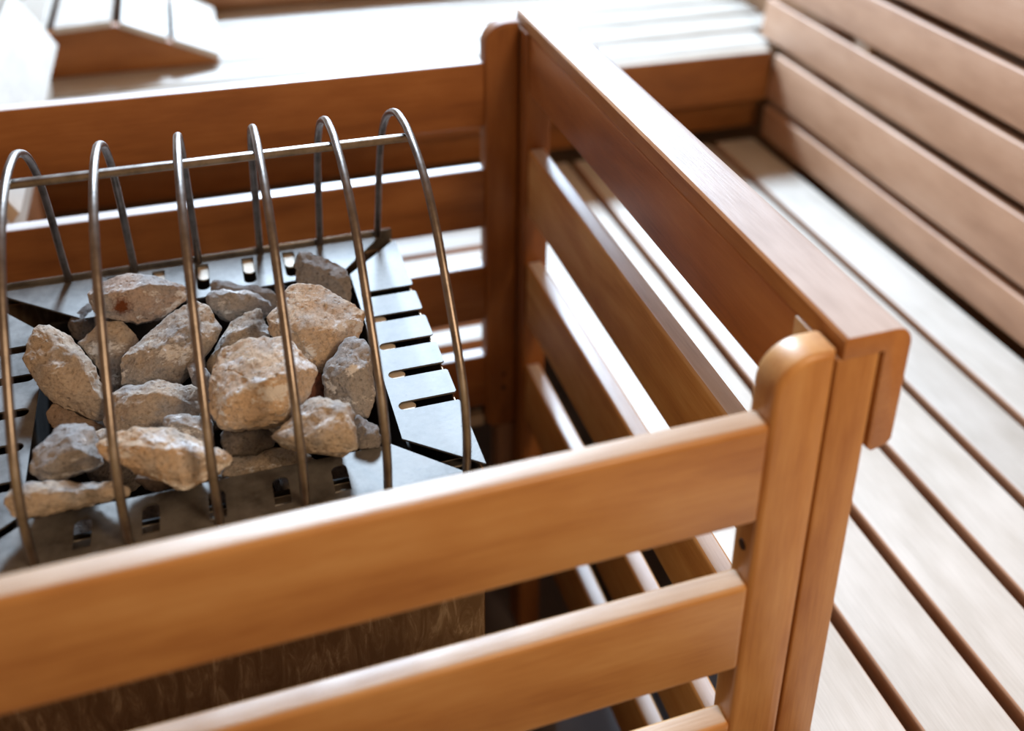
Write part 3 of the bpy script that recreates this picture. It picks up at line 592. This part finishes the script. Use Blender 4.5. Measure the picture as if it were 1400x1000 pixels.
    's17': ([-0.3688, 0.1735, -0.08], [(-45.5, 12.6, 12.2), (-33.1, 16.7, 14.5), (-22, 18, 14.8), (-6.6, 17.3, 13.3), (-0.2, 13.8, 10.3), (8.4, 10.4, 7.2), (20.6, 6.1, 3.3), (25.5, 1.6, -0.3), (37.6, -3.8, -5.1), (37.1, -7.6, -7.9), (28.2, -12.5, -11), (19.3, -12, -10.2), (14.3, -15.9, -12.7), (6, -18.5, -14.1), (0.2, -15.8, -11.8), (-4.9, -9.6, -6.8), (-15.4, -5.6, -3.2), (-27.8, 0.9, 2.4), (-38.3, 4.5, 5.7), (-30.9, 4.1, 12.4), (-8.7, -8.7, 7.8), (2, -8.8, 13.3), (13.8, -4.5, 10.8), (22.7, -12, 0.9), (4.5, -17.8, -1.1), (-39.8, 20, -1.8), (-19.7, 24.7, 0.5), (-0.9, 21, -3.4), (17, 14.4, -9.4), (31.6, 5.9, -16.6), (23.5, -1.6, -21.7), (11.6, -4.5, -23.2), (-0.6, -4.5, -22.4), (-14, 4.4, -15), (-33.7, 13.1, -7.3), (-24.3, 26.6, -21.1), (-4.9, 29, -20.6), (8.7, 23.4, -25.6), (17, 16.6, -31.2), (5.6, 12.4, -33.6), (-4, 15.5, -30.6), (-20.7, 22.6, -24.3)]),
    's18': ([-0.431, 0.2046, -0.086], [(-24.7, -7.7, -2.5), (-21.3, 2.5, 4.8), (-12.4, 11.3, 10.4), (-4.3, 16.9, 13.5), (2.2, 16, 12), (13, 12.1, 7.5), (15.7, 6.1, 2.5), (14.5, 1.5, -0.8), (18.6, -2.6, -4.6), (19.5, -7.7, -8.6), (11.5, -8.9, -8.4), (0.6, -11.7, -9.1), (-10.2, -14.2, -9.5), (-20.7, -12.1, -6.5), (0.5, -0.8, 14.5), (4.6, -11.9, 11.8), (9.4, -13.8, 8.4), (-7.8, -13.7, 5.8), (-14.7, -13.7, 2.9), (12.9, -10.8, 0.1), (-23, 3.2, -15), (-12.4, 19.5, -3.9), (0.2, 23.6, -2.5), (11.7, 15, -10.6), (14.2, 7.5, -16.7), (8.2, 2.1, -20), (-10.5, -2.4, -20.9), (-16.2, 18, -29.7), (-6, 30.3, -21.6), (4, 24.9, -27.1), (5.9, 18, -32.7), (-8.9, 14.7, -33.1)]),
    's19': ([-0.4332, 0.1726, -0.094], [(-35.6, 2.2, 6.6), (-26.6, 7.6, 9.2), (-18.4, 9.1, 9.2), (-6, 7.6, 6.4), (9.4, 6.6, 3.5), (25.5, 5.2, 0.2), (34, 3.4, -2.3), (37.7, 0, -5.3), (35.7, -2.5, -6.8), (24.9, -3.4, -5.9), (8.8, -3.7, -3.9), (-6.7, -7.1, -4.2), (-17, -8.6, -3.9), (-27.1, -9.4, -3.1), (-33, -6.4, 0), (-23.8, -0.5, 9.2), (-5.1, -2.3, 7.8), (17.6, -2.1, 3.5), (-11.7, -7.5, 3.7), (-31.5, 6.6, -0.9), (-16.7, 12.5, 1.4), (7.2, 10.4, -3.5), (28.4, 7.6, -8.5), (29.9, 2.6, -12.4), (6.7, 1.5, -9.9), (-15.5, -2.7, -9.9), (-29.3, -0.7, -6.5), (-19.7, 11.6, -11.2), (-4.9, 14.3, -11.3), (15.2, 12.2, -15.6), (10.6, 8.9, -17.4), (-10.3, 6.2, -16.4)]),
    's20': ([-0.3832, 0.2627, -0.104], [(-27.3, 9.1, 9.3), (-19.2, 13.3, 12), (-10.2, 14, 12), (0.7, 14.6, 11.7), (10.4, 11.5, 8.4), (22.2, 9, 5.6), (32.1, 7.1, 3.3), (34.3, 0.5, -2.2), (31, -9.8, -10.1), (22.3, -11.3, -10.7), (7.4, -11.3, -9.6), (2.2, -14, -11.4), (-14.7, -13, -9.3), (-25.3, -12.6, -8.2), (-33.4, -6.8, -3), (-28.9, 0.9, 2.9), (-12, 0, 12.5), (5.2, -2.6, 11.7), (21.6, -7.7, 3.8), (-13.2, -11.4, 2.1), (1.6, -10.5, 3), (-24.6, 20.2, -7.4), (-9.9, 24.4, -5.1), (7.8, 22.3, -8.2), (26.5, 18.5, -12.6), (25.6, 4, -24.1), (5.3, 2.6, -23.7), (-13.8, 1.2, -23.4), (-29.8, 6.5, -18), (-16.1, 32, -29.6), (-2.1, 34.8, -28.4), (13.6, 31, -32.6), (8.7, 21.8, -39.6), (-9.8, 21, -38.9), (-16.9, 28, -32.8)]),
    's21': ([-0.3575, 0.2203, -0.098], [(-17.3, 8.4, 7.3), (-12.2, 11, 9), (-3.8, 8.7, 6.9), (6.5, 6.1, 4.4), (14.7, 2.2, 1), (14.8, -5.2, -4.6), (12.8, -12.6, -10.3), (7.2, -11, -8.8), (-5.6, -6.5, -4.7), (-16.8, -0.9, 0), (-8.7, 0, 8), (5.1, -5.4, 4.4), (-15.3, 14.4, -3), (-3.7, 14.6, -3.4), (12.3, 9, -8.4), (10.6, -3.7, -18.1), (-5.2, 1.6, -13.3), (-9.5, 20.1, -17), (2.3, 18.9, -18.4), (5.5, 9.6, -25.7), (-9.3, 15.4, -20.6)]),
    's22': ([-0.4386, 0.2773, -0.118], [(-17.7, 7.2, 8.1), (-12.6, 13.2, 12.2), (-6.5, 10.6, 9.3), (6, 3.4, 1.9), (20, -3.9, -5.8), (19.6, -9.3, -10.1), (13.7, -10.5, -10.2), (2, -6.7, -5.6), (-7.4, -4, -2.1), (-16.6, 0, 2.3), (-3.7, -1.6, 6.9), (7.7, -6.6, 0.1), (-16.4, 13.4, -2.1), (-6.8, 16.4, -1.1), (16, 3.9, -14.1), (10.5, -1.8, -17.9), (-7.6, 3.8, -10.9), (-11.6, 19.7, -16.2), (0.3, 17.8, -19.3), (4.1, 10.8, -25.3), (-11, 16.1, -19.1)]),
    's23': ([-0.3496, 0.2853, -0.106], [(-8.5, 10.8, 9.1), (-3.2, 11, 9.1), (7.4, 3.6, 2.7), (8.3, -5.3, -4.6), (4.2, -12.5, -10.4), (-2.5, -8.2, -6.6), (-5.6, 0.8, 0.9), (0, -1.9, 4.9), (-7.5, 15, 0.9), (6.1, 8.8, -4.7), (3.3, -5, -15.9), (-5, 6.4, -6.2), (-4.8, 18.1, -10.9), (3.6, 10, -17.8), (-3.3, 13.1, -15)]),
    's24': ([-0.4389, 0.414, -0.122], [(-13.2, 2, 3.5), (-2.7, 9, 8.5), (4.3, 13.4, 11.5), (11.5, 5.5, 3.5), (10.3, -7.6, -8.2), (-0.3, -14.5, -13), (-9.6, -7.5, -5.5), (1, -5.6, 5.6), (-12.7, 10.7, -7), (2.4, 20.5, -0.1), (7.6, 2.5, -17), (-9.5, 2.6, -14.7), (-9.5, 21, -20.4), (2.9, 22.8, -20.4), (-7.6, 16.3, -24.9)]),
    's25': ([-0.3824, 0.2021, -0.12], [(-13.2, 1.9, 2.4), (-5.9, 7, 5.5), (5.5, 3.6, 2.2), (14, -4.4, -4.2), (-0.3, -8.1, -5.9), (0.3, -4.9, 2.6), (-12, 7.5, -5.9), (4.1, 8.9, -6.1), (-0.9, -1.1, -13), (-7.9, 13.9, -16.6), (5.7, 10.7, -19.9)]),
    's26': ([-0.4166, 0.2447, -0.112], [(-8.5, 4.7, 4.6), (2.4, 6.2, 4.5), (6.8, 1.3, 0.2), (3.9, -5.8, -4.9), (-4.6, -6.2, -4.3), (-0.7, -3.3, 3.9), (-8.2, 10.1, -3.9), (5, 7.1, -7.6), (-4.8, 0.7, -11.5), (-6.2, 15.8, -15), (0, 10.5, -19.8)]),
}
LABELS = {
 's1': ('rust', 'oblong stone with an orange rust spot, at the back left of the pile'),
 's2': ('tan', 'big tan oval stone leaning at the far left of the pile'),
 's3': ('mix', 'rounded speckled stone standing between the tan oval stone and the long diagonal stone'),
 's4': ('mix', 'long grey-white stone lying diagonally left of the pile centre'),
 's5': ('grey', 'knobbly stone with a dark hollow, in front of the thin slab at the back'),
 's6': ('slate', 'thin dark slab lying at the back middle of the pile, below the two lit slots'),
 's7': ('slate', 'smooth dark grey upright stone, rearmost on the right of the pile'),
 's8': ('warm', 'large pale crusty block, upper right of the pile'),
 's9': ('mix', 'brownish wedge stone tucked behind the largest central block'),
 's10': ('warm', 'largest stone, a tan and white pitted block on top in the centre'),
 's11': ('red', 'tiny dark red stone wedged between the central block and the white-topped right stone'),
 's12': ('grey', 'white-topped grey stone upright at the right edge of the pile'),
 's13': ('mix', 'pale rounded stone in front right, on the edge of the front plate'),
 's14': ('slate', 'small grey stone at the front right corner of the well'),
 's15': ('dark', 'dark brown rounded stone just below the largest central block'),
 's16': ('tan', 'flat sandy stone lying low behind the front plate, right of centre'),
 's17': ('warm', 'pointed white-topped stone at the front, overhanging the front plate'),
 's18': ('grey', 'sharp-edged stone with white facets at the front left'),
 's19': ('tan', 'long flat slab lying across the front left corner of the plates'),
 's20': ('tan', 'broad speckled brown stone in the middle left, below the long diagonal one'),
 's21': ('grey', 'small pitted stone left of the dark brown one, behind the pointed stone'),
 's22': ('brown', 'dim brown stone below the big tan oval stone'),
 's23': ('grey', 'small stone in the gap left of the largest central block'),
 's24': ('dark', 'dark shaded stone in the back left corner of the well'),
 's25': ('brown', 'brown stone low in the shade under the pointed stone'),
 's26': ('tan', 'small tan stone between the sharp-edged stone and the pointed stone'),
}
def make_stone(key, loc, pts, mat, label, sub=4, amp=0.0011):
    bm = bmesh.new()
    for p in pts: bm.verts.new(Vector(p) / 1000)
    r = bmesh.ops.convex_hull(bm, input=bm.verts)
    junk = [e for e in r.get('geom_unused', []) + r.get('geom_interior', []) if isinstance(e, bmesh.types.BMVert) and e.is_valid]
    if junk: bmesh.ops.delete(bm, geom=list(set(junk)), context='VERTS')
    bmesh.ops.dissolve_limit(bm, angle_limit=math.radians(7), verts=bm.verts, edges=bm.edges)
    bmesh.ops.bevel(bm, geom=list(bm.edges), offset=0.0012, segments=2, affect='EDGES', profile=0.6, clamp_overlap=True)
    bmesh.ops.triangulate(bm, faces=bm.faces)
    for it in range(4):
        es = [e for e in bm.edges if e.calc_length() > 0.0034]
        if not es: break
        bmesh.ops.subdivide_edges(bm, edges=es, cuts=1, use_grid_fill=False)
        bmesh.ops.triangulate(bm, faces=[f for f in bm.faces if len(f.verts) > 3])
    bm.normal_update()
    s = Vector(loc) * 10
    off = {}
    for v in bm.verts:
        p = v.co
        d = noise.fractal(p * 60 + s, 1.0, 2.0, 4) * 0.0018
        d += (0.5 - abs(noise.noise(p * 120 + s))) * 0.0015
        d += noise.fractal(p * 300 + s, 0.8, 2.0, 3) * 0.0010
        off[v] = v.normal * (d - 0.0004)
    for v, q in off.items(): v.co += q
    o = link('stove_stone', bm, mat, None, loc, smooth=True)
    o.data.set_sharp_from_angle(angle=math.radians(60))
    tag(o, label, 'stone', 'lower-layer stones in the stove well' if key == 'deep' else 'stones heaped in the stove well')
    return o
for key, (loc, pts) in STONES.items():
    mk, lab = LABELS[key]
    make_stone(key, loc, pts, M_st[mk], lab)
# lower layer, glimpsed through the gaps
rng = random.Random(3)
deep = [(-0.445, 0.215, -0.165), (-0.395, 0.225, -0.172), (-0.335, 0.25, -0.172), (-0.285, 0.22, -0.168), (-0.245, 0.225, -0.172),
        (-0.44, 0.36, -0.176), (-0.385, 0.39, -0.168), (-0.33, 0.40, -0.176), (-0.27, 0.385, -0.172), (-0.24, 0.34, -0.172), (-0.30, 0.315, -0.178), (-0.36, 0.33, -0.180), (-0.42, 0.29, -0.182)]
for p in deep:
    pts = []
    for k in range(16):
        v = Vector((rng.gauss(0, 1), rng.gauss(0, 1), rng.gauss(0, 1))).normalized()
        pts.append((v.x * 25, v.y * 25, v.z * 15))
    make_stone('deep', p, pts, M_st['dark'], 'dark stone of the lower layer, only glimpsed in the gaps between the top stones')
